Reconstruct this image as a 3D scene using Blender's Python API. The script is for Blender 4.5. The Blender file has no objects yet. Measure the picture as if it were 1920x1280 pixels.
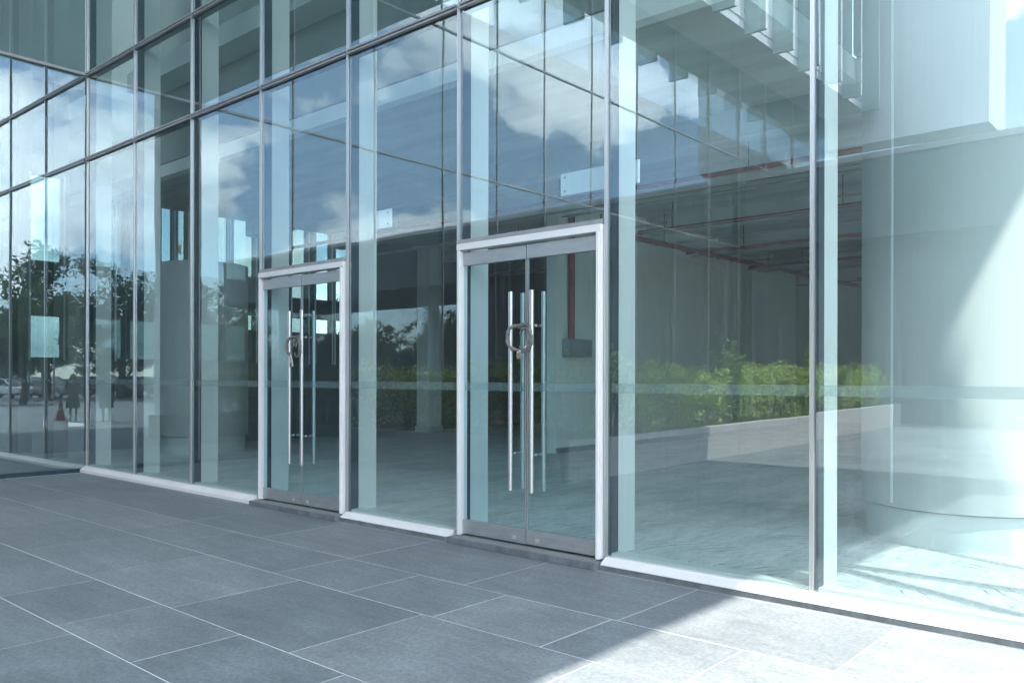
import bpy, math, random
from math import pi, sin, cos, radians as R
from mathutils import Vector, Matrix, noise as mnoise
random.seed(7)
S = bpy.context.scene
COL = S.collection

# ------------------------------------------------------------------ materials
def new_mat(name):
    m = bpy.data.materials.new(name); m.use_nodes = True
    nt = m.node_tree
    for n in list(nt.nodes): nt.nodes.remove(n)
    out = nt.nodes.new('ShaderNodeOutputMaterial')
    return m, nt, out
def L(nt, a, b): nt.links.new(a, b)
def node(nt, t, **k):
    n = nt.nodes.new(t)
    for a, v in k.items(): setattr(n, a, v)
    return n
def noise_fac(nt, scale=(1,1,1), sc=5., detail=6., rough=.6, dist=0., coord='Object'):
    tc = node(nt, 'ShaderNodeTexCoord'); mp = node(nt, 'ShaderNodeMapping')
    mp.inputs['Scale'].default_value = scale
    L(nt, tc.outputs[coord], mp.inputs[0])
    n = node(nt, 'ShaderNodeTexNoise'); n.inputs['Scale'].default_value = sc
    n.inputs['Detail'].default_value = detail; n.inputs['Roughness'].default_value = rough
    n.inputs['Distortion'].default_value = dist
    L(nt, mp.outputs[0], n.inputs['Vector'])
    return n.outputs['Fac']
def ramp(nt, fac, stops):
    r = node(nt, 'ShaderNodeValToRGB')
    el = r.color_ramp.elements
    while len(el) < len(stops): el.new(.5)
    for e, (p, c) in zip(el, stops):
        e.position = p; e.color = (c, c, c, 1) if isinstance(c, (int, float)) else (*c, 1)
    L(nt, fac, r.inputs[0]); return r.outputs[0]
def mix(nt, a, b, fac, mode='MIX'):
    m = node(nt, 'ShaderNodeMix', data_type='RGBA', blend_type=mode)
    for s, v in ((0, fac), (6, a), (7, b)):
        if isinstance(v, (int, float)): m.inputs[s].default_value = v
        elif isinstance(v, tuple): m.inputs[s].default_value = (*v, 1)
        else: L(nt, v, m.inputs[s])
    return m.outputs[2]
def pmat(name, col, rough=.6, metal=0., var=.12, sc=3., scale=(1,1,1), bump=0., bsc=40., spec=.5):
    m, nt, out = new_mat(name)
    b = node(nt, 'ShaderNodeBsdfPrincipled')
    b.inputs['Roughness'].default_value = rough; b.inputs['Metallic'].default_value = metal
    b.inputs['Specular IOR Level'].default_value = spec
    f = noise_fac(nt, scale, sc)
    lo = tuple(c*(1-var) for c in col); hi = tuple(min(1, c*(1+var)) for c in col)
    c = ramp(nt, f, [(.3, lo), (.7, hi)])
    L(nt, c, b.inputs['Base Color'])
    if bump:
        bp = node(nt, 'ShaderNodeBump'); bp.inputs['Strength'].default_value = bump; bp.inputs['Distance'].default_value = .01
        L(nt, noise_fac(nt, (1,1,1), bsc), bp.inputs['Height']); L(nt, bp.outputs[0], b.inputs['Normal'])
    L(nt, b.outputs[0], out.inputs[0])
    m['base'] = 1
    return m

def glass_mat(name, tint, r0=.12, r1=.8, refl=(.86,.96,1.), wave=.0009):
    m, nt, out = new_mat(name)
    tr = node(nt, 'ShaderNodeBsdfTransparent'); tr.inputs[0].default_value = (*tint, 1)
    gl = node(nt, 'ShaderNodeBsdfGlossy'); gl.inputs['Roughness'].default_value = 0.0
    gl.inputs[0].default_value = (*refl, 1)
    lw = node(nt, 'ShaderNodeLayerWeight'); lw.inputs[0].default_value = .5
    p = node(nt, 'ShaderNodeMath', operation='POWER'); p.inputs[1].default_value = 4.
    L(nt, lw.outputs['Facing'], p.inputs[0])
    ma = node(nt, 'ShaderNodeMath', operation='MULTIPLY_ADD'); ma.inputs[1].default_value = r1; ma.inputs[2].default_value = r0
    L(nt, p.outputs[0], ma.inputs[0])
    # faint roller wave of toughened glass
    f = noise_fac(nt, (1, 1, .6), .9, 1., .4)
    bp = node(nt, 'ShaderNodeBump'); bp.inputs['Strength'].default_value = 1.; bp.inputs['Distance'].default_value = wave
    L(nt, f, bp.inputs['Height']); L(nt, bp.outputs[0], gl.inputs['Normal'])
    # thin film of dust with rain streaks
    df = node(nt, 'ShaderNodeBsdfDiffuse'); df.inputs[0].default_value = (.8, .84, .84, 1)
    st = noise_fac(nt, (16, 16, .35), 1.6, 5., .65)
    st2 = noise_fac(nt, (1, 1, 1), .5, 3., .5)
    d1 = ramp(nt, st, [(.40, .016), (.62, .045), (.8, .14)])
    d2 = ramp(nt, st2, [(.35, .5), (.7, 1.)])
    dd = mix(nt, d1, d2, 1., 'MULTIPLY')
    ms = node(nt, 'ShaderNodeMixShader'); L(nt, ma.outputs[0], ms.inputs[0]); L(nt, tr.outputs[0], ms.inputs[1]); L(nt, gl.outputs[0], ms.inputs[2])
    m2 = node(nt, 'ShaderNodeMixShader'); L(nt, dd, m2.inputs[0]); L(nt, ms.outputs[0], m2.inputs[1]); L(nt, df.outputs[0], m2.inputs[2])
    L(nt, m2.outputs[0], out.inputs[0])
    return m
def clear_mat(name, tint):
    m, nt, out = new_mat(name)
    tr = node(nt, 'ShaderNodeBsdfTransparent'); tr.inputs[0].default_value = (*tint, 1)
    L(nt, tr.outputs[0], out.inputs[0]); return m

TINT = (.82, .93, .915)
GLASS = glass_mat('facade_glass', TINT, r0=.19, r1=.75)
WGLASS = glass_mat('wing_coated_glass', (.34, .46, .48), r0=.34, r1=.6)
GCLR = clear_mat('glass_inner_face', (.99, 1., 1.))
DGLASS = glass_mat('door_glass', (.68, .85, .87), r0=.09, r1=.7)
SILVER = pmat('silver_aluminium', (.66, .67, .67), .34, .85, .05, 3, (1,1,.2))
SILVER2 = pmat('dull_aluminium', (.42, .41, .42), .45, .5, .12, 6)
WHITEAL = pmat('white_aluminium', (.78, .78, .775), .4, 0, .05, 2)
DARKAL = pmat('dark_gasket', (.025, .05, .075), .4, .2, .3, 4)
POST = pmat('pale_inner_post', (.68, .71, .70), .6, 0, .04, 1.5)
STEEL = pmat('brushed_steel', (.62, .63, .64), .3, .9, .06, 8, (1, 1, 25))
RAIL = pmat('brushed_door_rail', (.46, .48, .49), .42, .7, .10, 5, (1, 1, 6))
WHITEP = pmat('white_painted_plaster', (.80, .83, .83), .7, 0, .04, 1.2)
WALLP = pmat('pale_grey_wall', (.86, .89, .85), .8, 0, .06, .7)
FROST = None
STONE_D = pmat('dark_step_stone', (.15, .17, .19), .6, 0, .3, 9, bump=.4)
KERBC = pmat('raw_kerb_concrete', (.17, .19, .195), .85, 0, .35, 7, bump=.5)
CONC = pmat('ceiling_concrete', (.50, .55, .55), .9, 0, .25, .9, (.4, 2, 1), bump=.3, bsc=12)
CONCP = pmat('pale_concrete', (.55, .60, .60), .85, 0, .08, .6)
PANEL = pmat('white_cladding', (.78, .82, .86), .5, 0, .04, .5)
FINM = pmat('grey_green_fin', (.42, .52, .53), .5, 0, .08, .8)
REDP = pmat('red_oxide_pipe', (.30, .07, .055), .5, 0, .2, 6)
GREYB = pmat('grey_steel_box', (.33, .38, .39), .5, .2, .1, 5)
BLACK = pmat('black_rubber', (.02, .02, .022), .6, 0, .2, 8)
SOIL = pmat('dry_soil', (.20, .15, .11), .95, 0, .4, 14, bump=.8)
GRANITE = pmat('pale_granite', (.50, .49, .48), .75, 0, .28, 90, bump=.3, bsc=120)
PAPER = pmat('white_board', (.82, .87, .9), .6, 0, .03, 2)
BRIDGE = pmat('dark_cladding', (.10, .125, .135), .55, 0, .3, .5)
BRSOF = pmat('dark_soffit', (.13, .15, .15), .7, 0, .4, .7, (.5, 6, 1))
LOUV = pmat('louvre_grey', (.28, .32, .34), .5, .2, .1, 3, (1, 1, 20))

# frosted film: half see-through pale film
m, nt, out = new_mat('frosted_film')
tr = node(nt, 'ShaderNodeBsdfTransparent'); tr.inputs[0].default_value = (.90, .93, .94, 1)
df = node(nt, 'ShaderNodeBsdfDiffuse'); df.inputs[0].default_value = (.62, .66, .68, 1)
ms = node(nt, 'ShaderNodeMixShader'); ms.inputs[0].default_value = .17
L(nt, tr.outputs[0], ms.inputs[1]); L(nt, df.outputs[0], ms.inputs[2]); L(nt, ms.outputs[0], out.inputs[0]); FROST = m

# plaza stone: tone of each slab from its colour attribute, wear from noise
m, nt, out = new_mat('plaza_stone')
b = node(nt, 'ShaderNodeBsdfPrincipled')
at = node(nt, 'ShaderNodeAttribute', attribute_name='tone')
base = mix(nt, (.158, .186, .203), (.226, .252, .266), at.outputs['Fac'])
f1 = noise_fac(nt, (1, 1, 1), 1.7, 8, .68, .4); f2 = noise_fac(nt, (1, 1, 1), 38, 6, .8)
c = mix(nt, base, ramp(nt, f1, [(.3, .80), (.5, 1.), (.72, 1.22)]), 1., 'MULTIPLY')
c = mix(nt, c, ramp(nt, f2, [(.34, .72), (.66, 1.30)]), 1., 'MULTIPLY')
f3 = noise_fac(nt, (1, 1, 1), 9, 10, .8, 1.2)
c = mix(nt, c, (.42, .45, .48), ramp(nt, f3, [(.58, 0.), (.78, .35)]))
f3b = noise_fac(nt, (1, 1, 1), 130, 2, .5)
c = mix(nt, c, (.6, .6, .6), ramp(nt, f3b, [(.66, 0.), (.74, .55)]))
f4 = noise_fac(nt, (.5, 2.5, 1), 2.2, 9, .75, .8)
c = mix(nt, c, ramp(nt, f4, [(.3, .86), (.5, 1.), (.7, 1.18)]), 1., 'MULTIPLY')
L(nt, c, b.inputs['Base Color'])
L(nt, ramp(nt, f1, [(.3, .42), (.7, .62)]), b.inputs['Roughness'])
bp = node(nt, 'ShaderNodeBump'); bp.inputs['Strength'].default_value = .35; bp.inputs['Distance'].default_value = .004
L(nt, f2, bp.inputs['Height']); L(nt, bp.outputs[0], b.inputs['Normal'])
L(nt, b.outputs[0], out.inputs[0]); STONE = m
GROUT = pmat('pale_grout', (.78, .79, .80), .9, 0, .15, 20)

# interior concrete floor, streaky with black scuffs
m, nt, out = new_mat('screed_floor')
b = node(nt, 'ShaderNodeBsdfPrincipled')
f1 = noise_fac(nt, (1.6, .45, 1), 1.6, 9, .7, .6); f2 = noise_fac(nt, (5, 1.2, 1), 3.2, 8, .75, 1.0)
c = ramp(nt, f1, [(.25, (.40, .45, .46)), (.5, (.60, .65, .65)), (.75, (.76, .79, .78))])
c = mix(nt, c, ramp(nt, f2, [(.30, .62), (.5, 1.), (.75, 1.2)]), 1., 'MULTIPLY')
tc = node(nt, 'ShaderNodeTexCoord'); wv = node(nt, 'ShaderNodeTexWave', wave_type='RINGS', rings_direction='Z')
wv.inputs['Scale'].default_value = 3.2; wv.inputs['Distortion'].default_value = 7; wv.inputs['Detail'].default_value = 3; wv.inputs['Detail Scale'].default_value = .7
L(nt, tc.outputs['Object'], wv.inputs[0])
w = ramp(nt, wv.outputs['Fac'], [(.90, 0.), (.985, 1.)])
msk = ramp(nt, noise_fac(nt, (1, 1, 1), 1.9, 6, .7), [(.47, 0.), (.60, .9)])
sc_ = mix(nt, w, msk, 1., 'MULTIPLY')
c = mix(nt, c, (.09, .085, .08), sc_)
L(nt, c, b.inputs['Base Color'])
sp = ramp(nt, noise_fac(nt, (1, 1, 1), 26, 3, .5), [(.70, 0.), (.74, .6)])
L(nt, ramp(nt, f2, [(.3, .35), (.7, .65)]), b.inputs['Roughness'])
L(nt, b.outputs[0], out.inputs[0]); SCREED = m

ASPH = pmat('asphalt', (.16, .165, .17), .85, 0, .2, 3, bump=.3)
GRASSG = pmat('far_field', (.10, .13, .06), .95, 0, .3, .4)

def leaf_mat(name, col, var=.35):
    m, nt, out = new_mat(name)
    oi = node(nt, 'ShaderNodeNewGeometry')
    hs = node(nt, 'ShaderNodeHueSaturation'); hs.inputs['Color'].default_value = (*col, 1)
    rr = node(nt, 'ShaderNodeMapRange'); rr.inputs[3].default_value = 1-var; rr.inputs[4].default_value = 1+var*1.3
    L(nt, oi.outputs['Random Per Island'], rr.inputs[0]); L(nt, rr.outputs[0], hs.inputs['Value'])
    r2 = node(nt, 'ShaderNodeMapRange'); r2.inputs[3].default_value = .47; r2.inputs[4].default_value = .53
    L(nt, oi.outputs['Random Per Island'], r2.inputs[0]); L(nt, r2.outputs[0], hs.inputs['Hue'])
    d = node(nt, 'ShaderNodeBsdfDiffuse'); t = node(nt, 'ShaderNodeBsdfTranslucent')
    L(nt, hs.outputs[0], d.inputs[0]); L(nt, hs.outputs[0], t.inputs[0])
    ms = node(nt, 'ShaderNodeMixShader'); ms.inputs[0].default_value = .35
    L(nt, d.outputs[0], ms.inputs[1]); L(nt, t.outputs[0], ms.inputs[2]); L(nt, ms.outputs[0], out.inputs[0])
    return m
LEAF_H = leaf_mat('hedge_leaf', (.36, .45, .13), .9)
LEAF_S = leaf_mat('sprig_leaf', (.24, .36, .11))
LEAF_T = leaf_mat('tree_leaf', (.055, .085, .03), .5)
LEAF_T2 = leaf_mat('tree_leaf_light', (.085, .12, .035), .5)
BARK = pmat('bark', (.12, .10, .08), .9, 0, .3, 9)

# ------------------------------------------------------------------ mesh helpers
class MB:
    def __init__(s): s.v = []; s.f = []; s.mi = []
    def quad(s, a, b, c, d, mi=0):
        n = len(s.v); s.v += [tuple(a), tuple(b), tuple(c), tuple(d)]; s.f.append((n, n+1, n+2, n+3)); s.mi.append(mi); return s
    def box(s, x0, x1, y0, y1, z0, z1, mi=0, skip=()):
        n = len(s.v)
        s.v += [(x0,y0,z0),(x1,y0,z0),(x1,y1,z0),(x0,y1,z0),(x0,y0,z1),(x1,y0,z1),(x1,y1,z1),(x0,y1,z1)]
        fs = {'-z':(0,3,2,1), '+z':(4,5,6,7), '-y':(0,1,5,4), '+x':(1,2,6,5), '+y':(2,3,7,6), '-x':(3,0,4,7)}
        for k, q in fs.items():
            if k in skip: continue
            s.f.append(tuple(n+i for i in q)); s.mi.append(mi[k] if isinstance(mi, dict) else mi)
        return s
    def prism(s, pts, axis, a, b, mi=0):
        """pts 2-D outline (ccw seen from + end) extruded along axis from a to b"""
        def P(u, v, w): return {'x': (w, u, v), 'y': (u, w, v), 'z': (u, v, w)}[axis]
        n = len(s.v); k = len(pts)
        s.v += [P(u, v, a) for u, v in pts] + [P(u, v, b) for u, v in pts]
        s.f.append(tuple(range(n+k-1, n-1, -1))); s.f.append(tuple(range(n+k, n+2*k)))
        for i in range(k):
            j = (i+1) % k; s.f.append((n+i, n+j, n+k+j, n+k+i))
        s.mi += [mi]*(k+2); return s
    def tube(s, pts, r, seg=8, mi=0, caps=True):
        n0 = len(s.v); P = [Vector(p) for p in pts]
        rs = r if isinstance(r, (list, tuple)) else [r]*len(P)
        up = None
        for i, p in enumerate(P):
            t = (P[min(i+1, len(P)-1)] - P[max(i-1, 0)]).normalized()
            if up is None:
                up = t.orthogonal().normalized()
            else:
                up = (up - t*up.dot(t)); up = up.normalized() if up.length > 1e-6 else t.orthogonal().normalized()
            bi = t.cross(up)
            for k in range(seg):
                a = 2*pi*k/seg; s.v.append(tuple(p + (up*cos(a) + bi*sin(a))*rs[i]))
        for i in range(len(P)-1):
            for k in range(seg):
                a = n0+i*seg+k; b = n0+i*seg+(k+1) % seg
                s.f.append((a, b, b+seg, a+seg)); s.mi.append(mi)
        if caps:
            s.f.append(tuple(n0+k for k in range(seg-1, -1, -1))); s.mi.append(mi)
            e = n0+(len(P)-1)*seg; s.f.append(tuple(e+k for k in range(seg))); s.mi.append(mi)
        return s
    def lathe(s, prof, seg=48, c=(0,0,0), mi=0):
        n0 = len(s.v)
        for r, z in prof:
            for k in range(seg):
                a = 2*pi*k/seg; s.v.append((c[0]+r*cos(a), c[1]+r*sin(a), c[2]+z))
        for i in range(len(prof)-1):
            for k in range(seg):
                a = n0+i*seg+k; b = n0+i*seg+(k+1) % seg
                s.f.append((a, b, b+seg, a+seg)); s.mi.append(mi)
        return s
    def build(s, name, mats, parent=None, smooth=False, bevel=0, loc=None):
        me = bpy.data.meshes.new(name); me.from_pydata(s.v, [], s.f)
        for m_ in (mats if isinstance(mats, (list, tuple)) else [mats]): me.materials.append(m_)
        me.polygons.foreach_set('material_index', s.mi)
        if smooth: me.polygons.foreach_set('use_smooth', [True]*len(me.polygons))
        me.update()
        o = bpy.data.objects.new(name, me); COL.objects.link(o)
        if parent: o.parent = parent
        if loc: o.location = loc
        if smooth and hasattr(me, 'set_sharp_from_angle'): me.set_sharp_from_angle(angle=R(40))
        if bevel:
            b = o.modifiers.new('Bevel', 'BEVEL'); b.width = bevel; b.segments = 2; b.limit_method = 'ANGLE'
        return o
def tag(o, label=None, cat=None, group=None, kind=None):
    if label: o['label'] = label
    if cat: o['category'] = cat
    if group: o['group'] = group
    if kind: o['kind'] = kind
    return o
def empty(name, loc=(0,0,0), rz=0, **k):
    o = bpy.data.objects.new(name, None); COL.objects.link(o); o.location = loc; o.rotation_euler = (0, 0, rz)
    o.empty_display_size = .2
    return tag(o, **k) if k else o
def B(*a, **k): return MB().box(*a, **k)
KIDS = {}
def copy_tree(o, parent=None):
    c = o.copy(); COL.objects.link(c); c.parent = parent
    for ch in list(o.children): copy_tree(ch, c)
    return c

# ------------------------------------------------------------------ numbers
X0, W = -12.25, 1.75
def KX(k): return X0 + W*k
Z1, Z2, Z3, ZT = 5.112, 6.517, 9.45, 12.4
ZD = 2.80
ZG = -.10
DOORS = {3: 'far', 5: 'near'}

# ------------------------------------------------------------------ ground
g = B(-600, 600, -600, 600, -.6, -.30).build('ground', GRASSG); tag(g, 'open ground under everything', 'ground', kind='structure')
# plaza grout sheet and stone slabs
gr = B(-12.3, 25, -23.2, 0.10, -.35, ZG-.0012).build('plaza_base', GROUT); tag(gr, 'pale grout bed between the plaza slabs', 'ground', kind='structure')
mb = MB(); tones = []
rows = [(-.145, -1.215, 1.42, -.815), (-1.215, -1.965, .93, -.86), (-1.965, -3.015, 1.42, -1.88), (-3.015, -3.70, 1.05, -2.40)]
y = -3.70; alt = 0
while y > -23:
    h = 1.06 if alt == 0 else .72
    rows.append((y, y-h, 1.42 if alt == 0 else 1.0, random.uniform(-1, 1))); y -= h; alt = 1-alt
gw = .0038
for ya, yb, ln, off in rows:
    x = off + ln*math.floor((-12.2-off)/ln)
    while x < 24.8:
        a = max(x, -12.22); b_ = min(x+ln, 24.9)
        if b_-a > .05:
            mb.box(a+gw, b_-gw, yb+gw, ya-gw, ZG-.03, ZG+random.uniform(-.0004, .0006), skip=('-z',))
            tones += [random.betavariate(2.2, 2.2)]*5
        x += ln
mb.box(-12.2, 24.8, -.139, .03, ZG-.03, ZG, skip=('-z',)); tones += [.3]*5
pl = mb.build('plaza_paving', STONE)
ca = pl.data.attributes.new('tone', 'FLOAT', 'FACE'); ca.data.foreach_set('value', tones)
tag(pl, 'blue-grey stone slabs with thin pale joints', 'paving', kind='structure')
road = B(25.1, 130, -120, 30, -.29, -.13).build('car_park', ASPH); tag(road, 'grey asphalt car park', 'car park', kind='structure')
road = B(-40, 25.0, -120, -23.3, -.28, -.12).build('road', ASPH); tag(road, 'asphalt road beyond the plaza', 'road', kind='structure')
fl = B(-15.1, 9.3, .16, 22, -.25, 0).build('interior_floor', SCREED); tag(fl, 'stained bare screed floor behind the glass', 'floor', kind='structure')
fl = B(-15.1, -12.45, -36, .15, -.25, -.004).build('wing_floor', SCREED); tag(fl, 'bare screed floor inside the wing', 'floor', kind='structure')

# ------------------------------------------------------------------ main glass facade
FA = empty('glass_facade', (X0, 0, 0))
FA.location = (0, 0, 0)
tag(FA, 'tall teal glass curtain wall with slim silver mullions and both double doors in it', 'glass facade')
def pane(x0, x1, z0, z1, parent, mat=GLASS, strip=False, tiny=True):
    """pane in the XZ plane, origin at its centre, outer face at y=.008"""
    cx, cz = (x0+x1)/2, (z0+z1)/2
    o = MB().box(x0-cx, x1-cx, 0, .02, z0-cz, z1-cz, mi={'-y': 0, '+y': 1, '-x': 1, '+x': 1, '-z': 1, '+z': 1}).build('glass_pane', [mat, GCLR], parent)
    o.location = (cx, .008, cz)
    if tiny: o.rotation_euler = (R(random.uniform(-.05, .05)), 0, R(random.uniform(-.06, .06)))
    if strip:
        MB().box(x0-cx+.002, x1-cx-.002, .024, .026, 1.368-cz, 1.446-cz).build('frosted_strip', FROST, o)
    return o
NK = 12
for k in range(0, NK+1):
    if k in (9, 11): continue      # wider bays beyond the near corner
    x = KX(k); w = .015
    zb = 0.0
    # silver outer cap with a groove
    mb = MB()
    mb.box(x-w, x-w+.012, -.016, .006, zb, ZT).box(x+w-.008, x+w, -.014, .006, zb, ZT).box(x-w+.012, x+w-.008, -.007, .006, zb, ZT)
    o = mb.build('mullion', SILVER, FA)
    MB().box(x-.034, x+.034, .0305, .13 if k < 9 else .08, 0, ZT).build('gasket', DARKAL, o)
    if k < 8: MB().box(x-.034, x+.034, .132, .385, 0, ZT).build('inner_post', POST, FA)
for k in range(NK):
    if k in (9, 11): continue
    KN = k+2 if k in (8, 10) else k+1
    xa, xb = KX(k)+.014, KX(KN)-.014
    z0 = ZD+.03 if k in DOORS else .004
    if k not in DOORS: pane(xa, xb, .004, Z1-.01, FA, strip=True)
    else: pane(xa, xb, ZD+.03, Z1-.01, FA)
    pane(xa, xb, Z1+.01, Z2-.01, FA); pane(xa, xb, Z2+.01, Z3-.01, FA); pane(xa, xb, Z3+.01, ZT, FA)
    xa, xb = KX(k)+.022, KX(KN)-.022
    for z in ((Z1, Z2, Z3) if k < 8 else (Z1,)):
        mb = MB().box(xa, xb, -.034, .006, z-.030, z-.012).box(xa, xb, -.034, .006, z+.012, z+.030).box(xa, xb, -.022, .006, z-.012, z+.012)
        mb.box(xa, xb, -.040, -.0345, z-.006+.009, z+.016)
        o = mb.build('transom', SILVER2, FA)
        MB().box(xa-.002+.016, xb+.002-.016, .0305, .12, z-.035, z+.035).build('transom_core', DARKAL, o)
    if k not in DOORS:
        sb = -.096 if k < 3 else -.058
        MB().prism([(-.112, sb), (-.112, -.050), (-.105, -.044), (-.046, -.008), (-.040, .0), (.006, .0), (.006, sb)], 'x', KX(k)-(.0 if (k-1) not in DOORS else -.02)+.0005, KX(KN)-(0 if KN not in DOORS else .02)-.0005).build('sill', WHITEAL, FA)
        MB().box(xa+.012, xb-.012, .032, .158, -.02, .022).build('inner_ledge', POST, FA)
        MB().box(KX(k)+.001, KX(KN)-.001, -.100 if k > 2 else -.09, .0, -.12, -.0585 if k > 2 else -.0965).build('kerb', KERBC, FA)

# double doors
def double_door(k, label, lock_red):
    x0, x1 = KX(k), KX(k+1); cx = (x0+x1)/2
    D = empty('double_door', (cx, 0, 0)); tag(D, label, 'glass door')
    h = W/2
    # frame in local coordinates
    for s in (-1, 1):
        xo, xi = s*(h-.023), s*(h-.068)
        a, b_ = sorted((xo, xi))
        MB().box(a, b_, -.05, .05, -.03, 2.72).box(a+(.016 if s < 0 else .0), b_-(.016 if s > 0 else 0), -.062, -.0505, -.03, 2.72).build('jamb', WHITEAL, D, bevel=.003)
    MB().box(-h+.023, h-.023, -.058, .06, 2.722, 2.785).build('head_frame', WHITEAL, D, bevel=.003)
    MB().prism([(-.050, 2.787), (.006, 2.787), (.006, 2.836), (-.030, 2.830)], 'x', -h+.024, h-.024).build('drip_ledge', SILVER2, D)
    for s in (-1, 1):
        leaf = empty('door_leaf', (0, 0, 0)); leaf.parent = D
        a, b_ = sorted((s*.004, s*(h-.072)))
        if s < 0: pass
        gp = MB().box(a, b_, .0, .012, .118, 2.60, mi={'-y': 0, '+y': 1, '-x': 1, '+x': 1, '-z': 1, '+z': 1}).build('glass_pane', [DGLASS, GCLR], leaf)
        gp.rotation_euler = (0, 0, R(random.uniform(-.05, .05)))
        MB().box(a, b_, .013, .0145, 1.368, 1.446).build('frosted_strip', FROST, leaf)
        MB().box(a, b_, -.012, .026, -.018, .116).build('bottom_rail', RAIL, leaf, bevel=.002)
        MB().box(a, b_, -.012, .026, 2.575, 2.700).build('top_rail', RAIL, leaf, bevel=.002)
        e = s*.006
        MB().box(min(e, e+s*.010), max(e, e+s*.010), -.004, .016, .118, 2.573).build('edge_strip', SILVER, leaf)
        # floor lock
        lx = s*.14
        lk = MB().box(lx-.024, lx+.024, -.016, -.0125, .012, .045).lathe([(.0005, 0), (.011, 0), (.011, .004), (.0005, .004)], 12, (lx, 0, 0))
        o = MB().box(lx-.026, lx+.026, -.0165, -.0125, .010, .046)
        o.tube([(lx, -.0167, .027), (lx, -.024, .027)], .011, 14)
        o.build('floor_lock', SILVER, leaf)
        # back to back pull bars
        hx = s*.125
        for sy, nm in ((-1, 'outer'), (1, 'inner')):
            q = MB().tube([(hx, sy*.085, .465), (hx, sy*.085, 2.275)], .0215, 20)
            for z in (.80, 1.96): q.tube([(hx, sy*.066, z), (hx, sy*.012 if sy < 0 else .022, z)], .009, 12)
            for z in (.80, 1.96): q.tube([(hx, sy*.030, z), (hx, sy*.018+(.006 if sy > 0 else 0), z)], .015, 12)
            q.build('pull_handle', STEEL, leaf, smooth=True)
    # stone step under the door
    MB().box(-h+.0, h-.0, -.165, .10, -.098, -.040).build('door_step', STONE_D, D, bevel=.004)
    MB().box(-h+.05, h-.05, -.155, -.03, -.0395, -.034).build('threshold_strip', pmat('threshold_stone', (.24, .25, .25), .7, 0, .2, 12), D)
    return D
double_door(3, 'far glass double door on the left, chained shut, its padlock hanging straight down on loose links', True)
double_door(5, 'near glass double door in the middle, chained shut with a sleeved chain and brass padlock', False)

# chains wrapped round the handles
SLEEVE = pmat('grey_chain_sleeve', (.16, .155, .15), .6, .1, .25, 30)
BRASS = pmat('worn_brass', (.40, .32, .25), .4, .6, .2, 20)
CHROME = pmat('shackle_steel', (.6, .6, .6), .25, .9, .1, 10)
def link(mb, c, d, r=.014, t=.0045, up=(0, -1, 0)):
    d = Vector(d).normalized(); u = Vector(up) - d*Vector(up).dot(d); u.normalize()
    pts = []
    for i in range(13):
        a = 2*pi*i/12; pts.append(Vector(c) + d*cos(a)*r*1.5 + u*sin(a)*r)
    mb.tube(pts, t, 6, caps=False)
def chain(cx, label, near):
    T = empty('door_chain', (cx, -.1, 1.8)); tag(T, label, 'chain')
    # loop passes in front of the left bar, over the glass gap and behind
    pts = []
    n = 40
    a0, a1 = (R(-25), R(268)) if near else (R(-60), R(225))
    for i in range(n+1):
        a = a0 + (a1-a0)*i/n
        rx, rz = .150, .125
        yy = -.012 if cos(a) > .0 else -.012
        yv = -.045 - .075*abs(cos(a))*(1 if True else 0)
        pts.append((rx*cos(a)*.92, yv+.1, .055+rz*sin(a)+.012*sin(3*a)))
    # taper the wrap so that it clips round both outer bars
    if near:
        MB().tube(pts, [.016+.004*sin(i*1.3) for i in range(n+1)], 10).build('chain_sleeve', SLEEVE, T, smooth=True)
    else:
        MB().tube(pts, [.017+.003*sin(i*1.3) for i in range(n+1)], 10).build('chain_sleeve', SLEEVE, T, smooth=True)
    q2 = []
    for i in range(29):
        a = R(-150) + R(300)*i/28
        q2.append((.075+.085*cos(a), .012-.035*cos(a*.5), .03+.105*sin(a)))
    MB().tube(q2, [.010+.003*sin(i*1.7) for i in range(29)], 8).build('chain_loop', SLEEVE, T, smooth=True)
    mb = MB()
    e = Vector(pts[-1]); f = Vector(pts[0])
    tgt = Vector((-.015, .0, -.085)) if near else Vector((-.055, .0, -.135))
    for st in ((e, f) if near else (e,)):
        nlk = 4 if near else 6
        for j in range(nlk):
            c = st.lerp(tgt, (j+.5)/nlk); link(mb, c, tgt-st, up=(0, -1, 0) if j % 2 else (1, 0, .2))
    mb.build('chain_link', CHROME, T, smooth=True)
    p = tgt
    lock = MB()
    w = .024
    lock.box(-w, w, -.011, .011, -.052, -.008)
    pr = lock.build('padlock', BRASS if near else CHROME, T, bevel=.003)
    pr.location = p; pr.rotation_euler = (0, R(-14 if near else 0), 0)
    sh = MB().tube([(-.014, 0, -.008), (-.014, 0, .012), (-.010, 0, .022), (0, 0, .026), (.010, 0, .022), (.014, 0, .012), (.014, 0, -.008)], .0035, 8)
    sh.build('shackle', CHROME, pr, smooth=True)
chain(-2.625, 'grey sleeved chain with brass padlock looped round the handles of the near door', True)
chain(-6.125, 'grey chain with small silver padlock looped round the handles of the far left door', False)

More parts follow.
